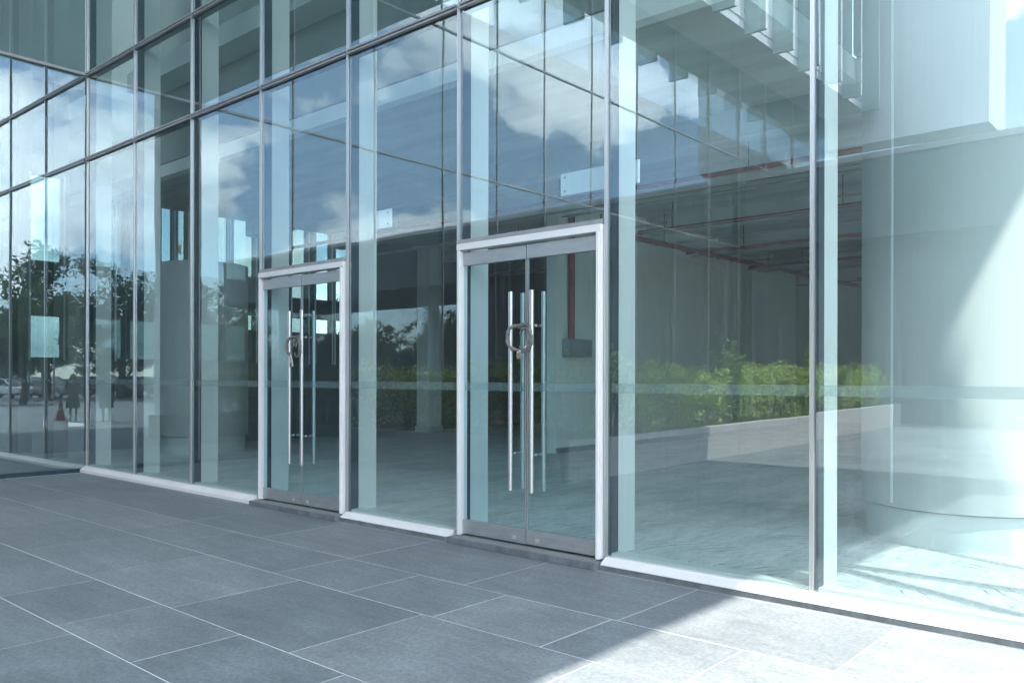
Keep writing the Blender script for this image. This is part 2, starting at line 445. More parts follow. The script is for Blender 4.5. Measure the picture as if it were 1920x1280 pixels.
# ------------------------------------------------------------------ wing (return wall) in the plane x = X0
WG = empty('glass_wing', (0, 0, 0)); tag(WG, 'glass wing at the far left corner, set square to the main glass wall', 'glass wing')
YM = [-.02, -1.98, -4.0, -6.1, -8.2, -10.15, -12.1, -14.3, -16.8, -19.2, -21.6, -24.0, -26.4, -29.1, -31.7, -34.3]
ZW = [0, Z2, 9.9, 13.35]
for i, yv in enumerate(YM):
    if i:
        o = MB().box(X0-.006, X0+.016, yv-.014, yv+.014, -.05, 13.35).build('mullion', SILVER2, WG)
        MB().box(X0-.13, X0-.0305, yv-.022, yv+.022, -.05, 13.35).build('gasket', DARKAL, o)
for i in range(len(YM)-1):
    ya, yb = YM[i+1]+.014, YM[i]-.014
    for r_ in range(3):
        za, zb = ZW[r_]+(.01 if r_ else -.03), ZW[r_+1]-.01
        cy, cz = (ya+yb)/2, (za+zb)/2
        o = MB().box(-.02, 0, ya-cy, yb-cy, za-cz, zb-cz, mi={'+x': 0, '-x': 1, '-y': 1, '+y': 1, '-z': 1, '+z': 1}).build('glass_pane', [WGLASS, GCLR], WG)
        o.location = (X0-.008, cy, cz)
        o.rotation_euler = (0, R(random.uniform(-.05, .05)), R(random.uniform(-.06, .06)+(.25 if i < 1 else 0)))
        if r_ == 0: MB().box(-.026, -.024, ya-cy, yb-cy, 1.368-cz, 1.446-cz).build('frosted_strip', FROST, o)
    for z in (ZW[1], ZW[2]):
        MB().box(X0-.004, X0+.03, ya-.006+.012, yb+.006-.012, z-.022, z+.022).build('transom', SILVER2, WG)
    MB().box(X0-.12, X0+.012, ya-.005, yb+.005, -.11, -.035).build('base_strip', DARKAL, WG)
# upper bay with fins
BAYY0, BAYY1 = -11.3, -33.0
MB().box(X0-.3, -10.55, BAYY1, BAYY0, 13.4, 13.7).build('soffit', PANEL, WG)
MB().box(-10.9, -10.52, BAYY1, BAYY0, 13.72, 22).build('bay_wall', PANEL, WG)
mb = MB()
for i in range(10):
    for z in (15.6, 18.2): mb.box(-10.519, -10.514, BAYY1, BAYY0, z, z+.03)
    break
mb.build('panel_joint', FINM, WG)
yy = BAYY0-.35
while yy > BAYY1+.2:
    MB().box(-10.512, -9.75, yy-.07, yy+.07, 13.2, 22).build('fin', FINM, WG)
    MB().box(-9.749, -9.735, yy-.075, yy+.075, 13.2, 22).build('fin_edge', PANEL, WG)
    yy -= 2.25/1.0 if False else 1.22 if False else 2.3
MB().box(-9.0, -5.6, -36.2, -33.05, 12.0, 22).box(-12.4, -9.01, -34.6, -33.1, 12.0, 22).build('end_block', PANEL, WG)
MB().box(-14.9, -12.42, BAYY1-4, BAYY0, 13.72, 22).build('upper_wall', PANEL, WG)

# ------------------------------------------------------------------ wall with openings inside the wing
WW = empty('window_wall', (-15.2, 3, 0)); WW.location = (0, 0, 0)
tag(WW, 'plastered inner wall with a row of tall openings seen through the far left panes', 'wall')
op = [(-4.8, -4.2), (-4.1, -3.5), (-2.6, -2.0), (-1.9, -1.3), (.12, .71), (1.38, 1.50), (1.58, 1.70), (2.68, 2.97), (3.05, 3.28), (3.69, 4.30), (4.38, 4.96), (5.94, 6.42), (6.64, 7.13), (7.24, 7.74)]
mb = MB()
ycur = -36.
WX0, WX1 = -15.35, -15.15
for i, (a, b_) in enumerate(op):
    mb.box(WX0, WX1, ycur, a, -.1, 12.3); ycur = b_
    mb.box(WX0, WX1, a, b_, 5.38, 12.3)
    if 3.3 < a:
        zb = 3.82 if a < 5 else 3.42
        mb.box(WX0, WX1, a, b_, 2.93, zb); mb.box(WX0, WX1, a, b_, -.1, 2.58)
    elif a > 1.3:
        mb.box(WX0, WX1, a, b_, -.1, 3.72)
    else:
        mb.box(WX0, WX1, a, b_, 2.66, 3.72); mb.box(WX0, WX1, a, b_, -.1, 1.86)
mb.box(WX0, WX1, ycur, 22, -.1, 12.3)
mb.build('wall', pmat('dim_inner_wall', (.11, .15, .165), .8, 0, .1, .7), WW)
mb = MB()
for (a, b_) in op:
    mb.box(WX1+.001, WX1+.03, a-.03, a-.002, 1.8, 5.4).box(WX1+.001, WX1+.03, b_+.002, b_+.03, 1.8, 5.4)
mb.build('opening_trim', WHITEP, WW)
DIMMER = clear_mat('grey_sky_dimmer', (.40, .47, .475))  # grey panes added only to dim the bright sky in the openings
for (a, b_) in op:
    MB().box(WX0+.05, WX0+.07, a, b_, 1.8, 5.38).build('opening_dimmer', DIMMER, WW)

# ------------------------------------------------------------------ building shell
SH = empty('office_building', (0, 0, 0)); tag(SH, 'bare concrete office block behind the glass, with a deep overhead canopy', 'building')
YB = 1.30
MB().box(-15.1, -1.25, YB+.16, 22, 5.08, 5.35).box(-1.249, 9.2, 4.5, 22, 5.08, 5.35).build('ceiling', CONC, SH)
MB().box(-12.9, -1.25, YB, YB+.155, 5.06, 5.27).build('edge_beam', WHITEP, SH)
MB().box(-12.9, -1.25, YB+.12, YB+.30, 5.36, 12.3).box(-1.24, 9.2, 4.4, 4.58, 5.36, 12.3).box(-1.45, -1.25, YB+.31, 4.4, 5.36, 12.3).build('bulkhead', pmat('bulkhead_plaster', (.27, .31, .31), .85, 0, .08, .5), SH)
MB().box(-12.9, -1.25, YB-.35, YB+.115, 6.62, 6.95).build('upper_beam', CONCP, SH)
mb_list = [(4.6, .3), (7.0, .35), (10.4, .35), (13.8, .35), (17.2, .35)]
for yv, w in mb_list: MB().box(-15.0, 9.1, yv, yv+w, 4.72, 5.078).build('ceiling_beam', CONC, SH)
MB().box(-15.1, 9.2, 22.002, 22.3, 0, 5.36).build('back_wall', WALLP, SH)
MB().box(9.0, 9.25, .4, 21.9, 0, 5.07).build('end_wall', WALLP, SH)
MB().box(-12.2, 5.1, -11.2, -.05, 12.42, 13.2).box(5.101, 5.5, -1.75, -.05, 12.43, 13.19).build('canopy', pmat('canopy_soffit', (.13, .17, .175), .85, 0, .08, .4), SH)  # second box is an unseen step, added to shift the shadow edge indoors
MB().box(-12.2, 5.1, -.045, 12, 12.42, 13.2).build('roof', CONC, SH)
MB().box(-15.1, -12.42, -36, .12, 6.3, 6.6).build('wing_ceiling', CONC, SH)
# ceiling services (slender conduits)
mb = MB()
for i in range(26):
    yv = 6.2 + i*.58 + random.uniform(-.1, .1); z = 4.62 + random.uniform(-.25, .05)
    a = random.uniform(-14, -2); mb.tube([(a, yv, z), (a+random.uniform(4, 12), yv, z)], random.choice((.015, .02, .03)), 6)
mb.build('conduit', SILVER2, SH)

# partition wall
PW = empty('partition_wall', (-8, 12, 0)); tag(PW, 'plain pale wall running back from the doors, behind the middle panes', 'wall')
MB().box(-.12, .12, -4.9, 6.8, 0, 5.07).build('wall', WALLP, PW)
MB().box(.121, .135, -4.9, 6.8, 0, .10).build('skirting', GREYB, PW)
eb = empty('electrical_box', (-7.87, 7.65, 2.07)); tag(eb, 'grey steel electrical box on the wall behind the near door', 'electrical box')
MB().box(.006, .2, -.38, .38, -.17, .18).build('cabinet', GREYB, eb, bevel=.01)
MB().box(.2, .212, -.35, .35, -.15, .16).build('box_door', GREYB, eb)
nb = MB().box(-7.878, -7.86, 15.6, 16.8, 3.38, 3.78).build('paper_notice', PAPER); tag(nb, 'blank white notice sheet high on the pale wall beside the dark passage', 'notice')

def pipe(name, pts, r, label, cat, hang=(), grp=None, mat=REDP):
    o = empty(name, pts[0]); tag(o, label, cat, grp)
    lp = [tuple(Vector(p)-Vector(pts[0])) for p in pts]
    MB().tube(lp, r, 10).build('pipe', mat, o, smooth=True)
    for p, ztop in hang:
        q = Vector(p)-Vector(pts[0])
        hb = MB().tube([(q.x, q.y, q.z+r), (q.x, q.y, ztop-pts[0][2])], .008, 6)
        hb.lathe([(r+.002, -.0), (r+.016, -.0), (r+.016, .03), (r+.002, .03)], 10, (q.x, q.y, q.z-.015))
        hb.build('hanger', BLACK, o)
    return o
pipe('red_pipe', [(-7.35, 8.6, 4.42), (-7.0, 21.6, 4.42)], .055, 'red sprinkler main running back under the ceiling behind the near pane', 'pipe', [((-7.3, 10.2, 4.42), 5.08), ((-7.25, 12.6, 4.42), 5.08), ((-7.15, 15.2, 4.42), 5.08), ((-7.1, 18.4, 4.42), 5.08)])
pipe('red_pipe', [(-7.80, 7.5, 2.25), (-7.80, 7.5, 4.7)], .065, 'thick red riser pipe standing above the electrical box', 'pipe')
pipe('grey_conduit', [(-7.80, 8.5, 2.5), (-7.80, 8.5, 4.9)], .018, 'thin black conduit beside the red riser pipe', 'conduit', mat=BLACK)
for i, (yv, z, lab) in enumerate([(5.3, 4.45, 'nearest the glass'), (9.0, 4.5, 'second from the glass'), (12.2, 4.5, 'third from the glass'), (15.6, 4.5, 'farthest from the glass')]):
    pipe('red_pipe', [(-14.5 if i != 1 else -7.2, yv, z), (8.8, yv, z)], .04, 'red branch pipe crossing the ceiling, '+lab, 'pipe', [((x, yv, z), 4.74 if False else 5.08) for x in (-10.5, -6.4, -3.0, .4, 3.8)], 'red branch pipes under the ceiling')
# boards screwed to the inner posts beside the doors
for x0, x1, lab in ((-2.56, -1.70, 'small white board on the post above the near double door'), (-5.60, -5.00, 'small white board on the post beside the top of the far double door')):
    bd = empty('sign_board', ((x0+x1)/2, .41, 3.2)); tag(bd, lab, 'board')
    h = (x1-x0)/2
    MB().box(-h, h, 0, .025, 0, .205).build('board', PAPER, bd, bevel=.003)
    mb = MB()
    for ix in (-1, 1):
        for z in (.04, .165): mb.tube([(ix*(h-.05), -.006, z), (ix*(h-.05), .001, z)], .008, 8)
    mb.build('screw', BLACK, bd)
# passage beyond the wall: door, panels
DP = empty('louvred_door', (-5.9, 21.95, 0)); tag(DP, 'pale louvred door in the dark passage behind the hedge reflection', 'door')
MB().box(-.72, .72, -.08, -.002, 0, 2.5).build('door_frame', WHITEP, DP)
MB().box(-.62, .62, -.12, -.082, .05, 2.4).build('door_panel', LOUV, DP)
mb = MB()
for i in range(22): mb.box(-.4, .4, -.135, -.121, .9+i*.06, .93+i*.06)
mb.build('louvre', GREYB, DP)
gp = empty('glazed_screen', (-2.2, 21.9, 0)); tag(gp, 'dark glazed screen with pale posts at the back of the hall', 'glazed screen')
MB().box(-2.6, 6.2, -.06, -.004, 0, 3.1).build('dark_pane', pmat('dark_room_glass', (.04, .07, .08), .15, 0, .2, 1), gp)
for x in (-2.6, -.9, .8, 2.5, 4.2, 5.9): MB().box(x, x+.1, -.12, -.062, 0, 3.1).build('post', WHITEP, gp)
MB().box(-2.6, 6.2, -.14, -.064+.0, 3.11, 3.9).build('header_panel', WHITEP, gp)

# ------------------------------------------------------------------ columns
COLW = pmat('column_coating', (.47, .49, .49), .6, 0, .05, .8, (1, 1, .25))
def round_column(x, y, z0, z1, r, label, grp):
    c = empty('round_column', (x, y, z0)); tag(c, label, 'column', grp)
    h = z1-z0
    MB().lathe([(r-.045, 0), (r-.045, .32), (r-.075, .3205), (r-.075, .335)], 96).build('plinth', CONCP, c, smooth=True)
    mb = MB().lathe([(r-.075, .335), (r, .336), (r, .345), (r, h)], 96)
    mb.build('shaft', COLW, c, smooth=True)
    for a in (-118, -28, 62, 152):
        ca, sa = cos(R(a)), sin(R(a))
        o = MB().box(-.012, .012, -.003, .004, .37, h-.01).build('joint_cover', SILVER2 if False else WHITEP, c)
        o.location = (ca*(r+.001), sa*(r+.001), 0); o.rotation_euler = (0, 0, R(a+90))
    return c
round_column(.32, 2.95, 0, 12.3, .92, 'big round white column just inside the glass at the right, half in sun', 'round white columns')
round_column(-13.5, 2.75, 0, 3.72, .86, 'short round pale drum inside the glass at the far left, in shade', 'round white columns')
round_column(3.75, -9.6, ZG, 12.41, .92, 'tall round outdoor column carrying the canopy corner, seen only as a dark mirror image near the left', 'round white columns')
sp_ = empty('square_pillar', (-14.5, 9.9, 0)); tag(sp_, 'slim square pale pillar deep inside, seen between the two double doors', 'pillar')
MB().box(-.24, .24, -.24, .24, .16, 5.06).build('shaft', WHITEP, sp_)
MB().box(-.27, .27, -.27, .27, 0, .158).build('base', CONCP, sp_)

# ------------------------------------------------------------------ planter, hedge
PL = empty('planter', (-8.2, -4.2, ZG)); tag(PL, 'long low pale granite planter on the plaza holding the clipped hedge', 'planter')
def skew(pts): return pts
xs0, xs1 = 2.85, 2.05       # near / far x of the right side, local
yN, yF = 0., -19.0
mb = MB()
n = 8
def wallpoly(mb, P, z0, z1):
    k = len(P); n0 = len(mb.v)
    mb.v += [(x, y, z0) for x, y in P] + [(x, y, z1 if not callable(z1) else z1(y)) for x, y in P]
    mb.f.append(tuple(range(n0+k, n0+2*k))); mb.mi.append(0)
    mb.f.append(tuple(range(n0+k-1, n0-1, -1))); mb.mi.append(0)
    for i in range(k):
        j = (i+1) % k; mb.f.append((n0+i, n0+j, n0+k+j, n0+k+i)); mb.mi.append(0)
zt = lambda y: .62 + .0045*(-y)
seg = [0, -3.1, -6.2, -9.3, -12.4, -15.5, -19.0]
def xr(y): return xs0 + (xs1-xs0)*(y/yF)
for a, b_ in zip(seg[:-1], seg[1:]):
    wallpoly(mb, [(xr(a)-.18, a-.004), (xr(b_)-.18, b_+.004), (xr(b_), b_+.004), (xr(a), a-.004)], 0, zt)
mb.box(-3.6, xs0-.186, -.18, -.002, 0, .62)
mb.build('granite_kerb', GRANITE, PL, bevel=.006)
mb = MB(); wallpoly(mb, [(-3.6, -.19), (-3.6, yF), (xs1-.19, yF), (xs0-.19, -.19)], .02, .50); mb.build('soil', SOIL, PL)

def leaf_blob(mb, c, r, n, ls, flat=1., rnd=random):
    for _ in range(n):
        v = Vector((rnd.gauss(0, 1), rnd.gauss(0, 1), rnd.gauss(0, 1))).normalized()*(rnd.random()**.45)
        p = Vector((c[0]+v.x*r[0], c[1]+v.y*r[1], c[2]+v.z*r[2]))
        leaf(mb, p, ls*rnd.uniform(.6, 1.3), rnd, flat)
def leaf(mb, p, s, rnd=random, flat=1.):
    d = Vector((rnd.gauss(0, 1), rnd.gauss(0, 1), rnd.gauss(0, .6))).normalized()
    nrm = Vector((rnd.gauss(0, .6), rnd.gauss(0, .6), 1)).normalized()
    w = d.cross(nrm).normalized()
    mb.quad(p-d*s, p+w*s*.42, p+d*s, p-w*s*.42)
def shrub_mesh(seed, sx, sy, h):
    rnd = random.Random(seed); crown = MB(); stem = MB()
    for i in range(46):
        a = rnd.uniform(0, 2*pi); q = rnd.random()**.5
        c = (sx*q*cos(a), sy*q*sin(a), h*rnd.choice((.98, .9, .8, .7, .55))*rnd.uniform(.86, 1.10))
        leaf_blob(crown, c, (.19, .19, .12), 42, .042, rnd=rnd)
    for i in range(14):
        a = rnd.uniform(0, 2*pi); r_ = rnd.uniform(.3, 1)
        stem.tube([(0.1*cos(a), .1*sin(a), 0), (sx*.5*r_*cos(a), sy*.5*r_*sin(a), h*.45), (sx*.8*r_*cos(a), sy*.8*r_*sin(a), h*.9)], [.014, .009, .004], 5)
    for i in range(26):      # low growth
        a = rnd.uniform(0, 2*pi); q = rnd.uniform(.5, 1.05); leaf_blob(crown, (sx*q*cos(a), sy*q*sin(a), h*rnd.uniform(.12, .5)), (.17, .17, .15), 26, .045, rnd=rnd)
    return crown, stem
shr = []
for sd in (1, 2, 3):
    cr, stm = shrub_mesh(sd, .62, .75, 1.25)
    t = empty('hedge_shrub', (0, 0, 0)); cr.build('foliage', LEAF_H, t); stm.build('stem', BARK, t); shr.append(t)
spots = []
for i in range(15): spots.append((-6.25-.045*(i*1.22), -5.3-i*1.24))
for i in range(5): spots.append((-7.6-i*1.1, -5.5-.1*i))
for i in range(9): spots.append((-7.5-.03*i, -7.2-i*1.8))
used = set()
for i, (x, y) in enumerate(spots):
    src = shr[i % 3]
    if i % 3 not in used and i < 3: used.add(i % 3); o = src
    else: o = copy_tree(src)
    o.location = (x, y, ZG+.5+.004*(-y-4)); o.rotation_euler = (0, 0, random.uniform(0, 6)); sc = random.uniform(.92, 1.08); o.scale = (sc, sc, sc*random.uniform(.94, 1.06))
    if i < 15: lab = 'clipped yellow-green shrub in the front row of the planter hedge'
    elif i < 20: lab = 'clipped shrub in the shaded end row of the planter, nearest the glass'
    else: lab = 'clipped shrub in the back row of the planter hedge'
    tag(o, lab, 'shrub', {0: 'front row hedge shrubs', 1: 'end row hedge shrubs', 2: 'back row hedge shrubs'}[0 if i < 15 else 1 if i < 20 else 2])
def sprig(x, y, h, lean, label, n=9):
    rnd = random.Random(int(x*100)); t = empty('tall_sprig', (x, y, ZG+.5)); tag(t, label, 'plant')
    st, lf = MB(), MB()
    for i in range(n):
        a = rnd.uniform(0, 2*pi); hh = h*rnd.uniform(.6, 1)
        pts = [Vector((0, 0, 0))]
        for k in range(1, 9):
            q = k/8; pts.append(Vector((cos(a)*.35*q*q+lean[0]*q*q, sin(a)*.35*q*q+lean[1]*q*q, hh*q)))
        st.tube(pts, [.011*(1-.08*k) for k in range(9)], 5)
        for k in range(2, 9):
            for _ in range(16):
                p = pts[k-1].lerp(pts[k], rnd.random()) + Vector((rnd.gauss(0, .035), rnd.gauss(0, .035), rnd.gauss(0, .03))); leaf(lf, p, rnd.uniform(.04, .075), rnd)
    st.build('stem', BARK, t); lf.build('foliage', LEAF_S, t)
sprig(-5.95, -11.0, 2.2, (-.35, -.2), 'tall leafy sprig leaning out above the sunlit hedge')
sprig(-6.3, -15.4, 2.0, (-.2, -.3), 'tall thin sprig above the hedge beside the right column', 8)
sprig(-6.4, -18.0, 2.0, (.25, .1), 'second thin sprig above the hedge, beside the planter end', 7)
sprig(-6.2, -5.6, 1.1, (.1, .1), 'low leafy sprig at the shaded corner of the planter', 7)
# grass in the planter
rnd = random.Random(5); mb = MB()
for _ in range(5200):
    y = rnd.uniform(-22.6, -7.5); x = -5.72-.043*(-y-4.2)-abs(rnd.gauss(0, .28)); 
    a = rnd.uniform(0, 2*pi); h = rnd.uniform(.06, .2)
    p = Vector((x, y, ZG+.5)); q = Vector((cos(a)*.012, sin(a)*.012, 0)); t_ = p+Vector((rnd.gauss(0, .04), rnd.gauss(0, .04), h))
    n0 = len(mb.v); mb.v += [tuple(p-q), tuple(p+q), tuple(t_)]; mb.f.append((n0, n0+1, n0+2)); mb.mi.append(0)
o = mb.build('planter_grass', LEAF_S); tag(o, 'short grass along the planter edge under the hedge', 'grass', kind='stuff')

# ------------------------------------------------------------------ bridge block over the far side of the plaza
BR = empty('bridge_block', (6, -29, 0)); BR.location = (0, 0, 0); tag(BR, 'dark low building bridging the far plaza, mirrored as a dark band', 'building')
MB().box(-12.0, 25.4, -32, -24.0, 6.3, 9.15).box(-12.0, 3.0, -31.5, -24.6, -.12, 6.29).build('wall', BRIDGE, BR)
mb = MB()
for i in range(18): mb.box(-12.05, 25.35, -31.9+i*.44, -31.9+i*.44+.07, 6.18, 6.29)
mb.build('soffit_rib', BRSOF, BR)
for x in (9, 24.4):
    MB().tube([(x, -28, -.12), (x, -28, 6.17)], .32, 20).build('column', CONCP, BR, smooth=True)
MB().box(-12.0, 25.4, -23.995, -23.93, 9.0, 9.2).build('coping', SILVER2, BR)

# curved low kerb on the sunlit plaza
mb = MB(); P = []
for i in range(25):
    a = R(100+i*9.0); P.append((1.6+2.6*cos(a), -16.5+3.4*sin(a)))
for i in range(24):
    (xa, ya), (xb, yb) = P[i], P[i+1]
    d = Vector((xb-xa, yb-ya, 0)).normalized(); nn = Vector((-d.y, d.x, 0))*.2
    n0 = len(mb.v)
    for (x, y) in ((xa, ya), (xb, yb)):
        for z in (ZG, ZG+.16):
            mb.v += [(x-nn.x, y-nn.y, z), (x+nn.x, y+nn.y, z)]
    for q in ((0,1,5,4), (2,6,7,3), (0,4,6,2), (1,3,7,5), (0,2,3,1), (4,5,7,6)): mb.f.append(tuple(n0+j for j in q)); mb.mi.append(0)
o = mb.build('curved_kerb', WHITEP); tag(o, 'low white curved kerb on the sunlit paving beyond the planter end', 'kerb')

# ------------------------------------------------------------------ far apartment building (behind the wing, seen through the openings)
AP = empty('apartment_building', (-118, 62, -.3), R(-35)); tag(AP, 'pale apartment block with rows of balconies, glimpsed through the left panes', 'building')
AW = pmat('apartment_wall', (.68, .70, .70), .8, 0, .05, .2)
AWIN = pmat('apartment_window', (.10, .14, .17), .3, 0, .4, .8)
MB().box(-35, 40, 0, 14, 0, 22.5).build('wall', AW, AP)
MB().box(-35.5, 40.5, -1.2, 14.5, 22.52, 23.2).build('roof', AW, AP)
for fz in range(7):
    z = 1.2 + fz*3.05
    mb = MB(); mb2 = MB()
    for i in range(17):
        x = -33 + i*4.3
        mb.box(x, x+2.9, -.06, -.004, z+.3, z+2.3)
        if fz < 6:
            mb2.box(x-.4, x+3.1, -1.3, -.07, z-.15, z).box(x-.4, x+3.1, -1.3, -1.2, z+.001, z+.95)
    mb.build('window_row', AWIN, AP); mb2.build('balcony_row', WHITEP, AP)

# ------------------------------------------------------------------ trees
def tree_src(seed, h, cr, mat, leaves=15000, ls=.15, th=.24):
    rnd = random.Random(seed); st, lf = MB(), MB()
    def branch(p, d, ln, r, lvl):
        pts = [p]; q = p; dd = d
        for k in range(4):
            dd = (dd + Vector((rnd.gauss(0, .14), rnd.gauss(0, .14), rnd.gauss(.04, .08)))).normalized(); q = q + dd*ln/4; pts.append(q)
        st.tube(pts, [r*(1-.14*k) for k in range(5)], 6 if lvl < 2 else 4)
        if lvl < 3:
            for _ in range(4 if lvl == 0 else 4):
                t = rnd.uniform(.45, 1.0); b = pts[min(4, int(t*4))]
                a = rnd.uniform(0, 2*pi); out = Vector((cos(a), sin(a), rnd.uniform(.05, .7))).normalized()
                branch(b, (dd*.5+out).normalized(), ln*rnd.uniform(.5, .75), r*.5, lvl+1)
        else: tips.append((pts[-1], pts[2]))
        if lvl >= 1: tips.append((pts[-1], pts[-2])); tips.append((pts[2], pts[1]))
    tips = []
    H = h*th
    trunk = [Vector((0, 0, 0)), Vector((rnd.gauss(0, .1), rnd.gauss(0, .1), H*.5)), Vector((rnd.gauss(0, .15), rnd.gauss(0, .15), H))]
    st.tube(trunk, [h*.022, h*.018, h*.015], 10)
    for i in range(6):
        a = i*2*pi/6+rnd.uniform(-.4, .4)
        branch(trunk[-1]*rnd.uniform(.75, 1), Vector((cos(a)*.8, sin(a)*.8, rnd.uniform(.1, 1.5))).normalized(), cr*rnd.uniform(.6, .95), h*.010, 1)
    branch(trunk[-1], Vector((0, 0, 1)), (h-H)*.55, h*.012, 1)
    n = max(6, leaves//max(1, len(tips)))
    for (tp, tb) in tips:
        rr = h*rnd.uniform(.04, .095)
        leaf_blob(lf, tp, (rr, rr, rr*.85), n, ls, rnd=rnd)
    return st, lf
TS = []
for sd, h, cr, mt, th_ in ((11, 9.5, 3.2, LEAF_T, .26), (12, 8.5, 3.0, LEAF_T2, .24), (13, 10.5, 4.0, LEAF_T, .22), (14, 9.0, 4.4, LEAF_T2, .08)):
    st, lf = tree_src(sd, h, cr, mt, th=th_)
    t = empty('street_tree', (0, 0, -.1)); st.build('trunk', BARK, t); lf.build('crown', mt, t); TS.append(t)
tree_spots = [  # x, y, kind, scale, label
    (40.0, -18.5, 0, 1.4, 'airy tree with open crown mirrored in the far left return panes'),
    (36.5, -21.5, 2, 1.2, 'dense dark tree mirrored just right of the glass corner'),
    (33.0, -27.5, 1, 1.25, 'loose tree mirrored behind the far left column'),
    (27.0, -12.5, 1, 1.0, 'nearest tree, only its outer twigs mirrored at the left edge of the glass'),
    (31.0, -35.0, 0, .85, 'tree mirrored above the top left corner of the far door'),
    (28.5, -37.5, 2, .75, 'dark tree mirrored at the top of the far door'),
    (26.0, -40.0, 1, .85, 'tree mirrored in the right leaf of the far door'),
]
for i in range(9): tree_spots.append((21.5-i*4.6+random.uniform(-1, 1), -43-i*1.2+random.uniform(-2, 2), 3 if i % 2 else 2, .85+.15*random.random(), 'tree in the dark row beyond the bridge block, mirrored between the doors'))
for i in range(26): tree_spots.append((116-i*4.6+random.uniform(-3, 3), -14-i*4.3+random.uniform(-4, 4), 3 if i % 3 else 1, 1.1+.35*random.random(), 'distant tree on the far edge of the car park'))
for i in range(7): tree_spots.append((-48-i*9, 34-i*12+random.uniform(-3, 3), i % 3, 1.0, 'tree on the far field behind the wing'))
first = [True]*4
for i, (x, y, k, sc, lab) in enumerate(tree_spots):
    if first[k]: o = TS[k]; first[k] = False
    else: o = copy_tree(TS[k])
    o.location = (x, y, -.15); o.rotation_euler = (0, 0, random.uniform(0, 6.28)); o.scale = (sc, sc, sc)
    grp = None if i < 7 else 'row of trees beyond the bridge block' if i < 16 else 'distant trees past the car park' if i < 42 else 'trees behind the wing'
    tag(o, lab, 'tree', grp)
    if i < 7 and 'group' in o: del o['group']

# ------------------------------------------------------------------ cars
def paint(name, c):
    m, nt, out = new_mat(name); b = node(nt, 'ShaderNodeBsdfPrincipled')
    b.inputs['Base Color'].default_value = (*c, 1); b.inputs['Roughness'].default_value = .3
    b.inputs['Coat Weight'].default_value = .8; b.inputs['Metallic'].default_value = .2
    f = noise_fac(nt, (1, 1, 1), 4); L(nt, mix(nt, tuple(x*.88 for x in c), c, f), b.inputs['Base Color'])
    L(nt, b.outputs[0], out.inputs[0]); return m
PAINTS = [('white', paint('paint_white', (.75, .76, .76))), ('silver', paint('paint_silver', (.45, .47, .49))), ('dark grey', paint('paint_grey', (.06, .065, .07))), ('black', paint('paint_black', (.015, .015, .018))), ('blue', paint('paint_blue', (.05, .10, .2))), ('red', paint('paint_red', (.25, .03, .03)))]
CARG = pmat('car_window', (.03, .045, .05), .08, 0, .1, 2)
LAMPM = pmat('car_lamp', (.8, .8, .78), .15, 0, .05, 4); TAIL = pmat('tail_lamp', (.35, .02, .02), .2, 0, .1, 4)
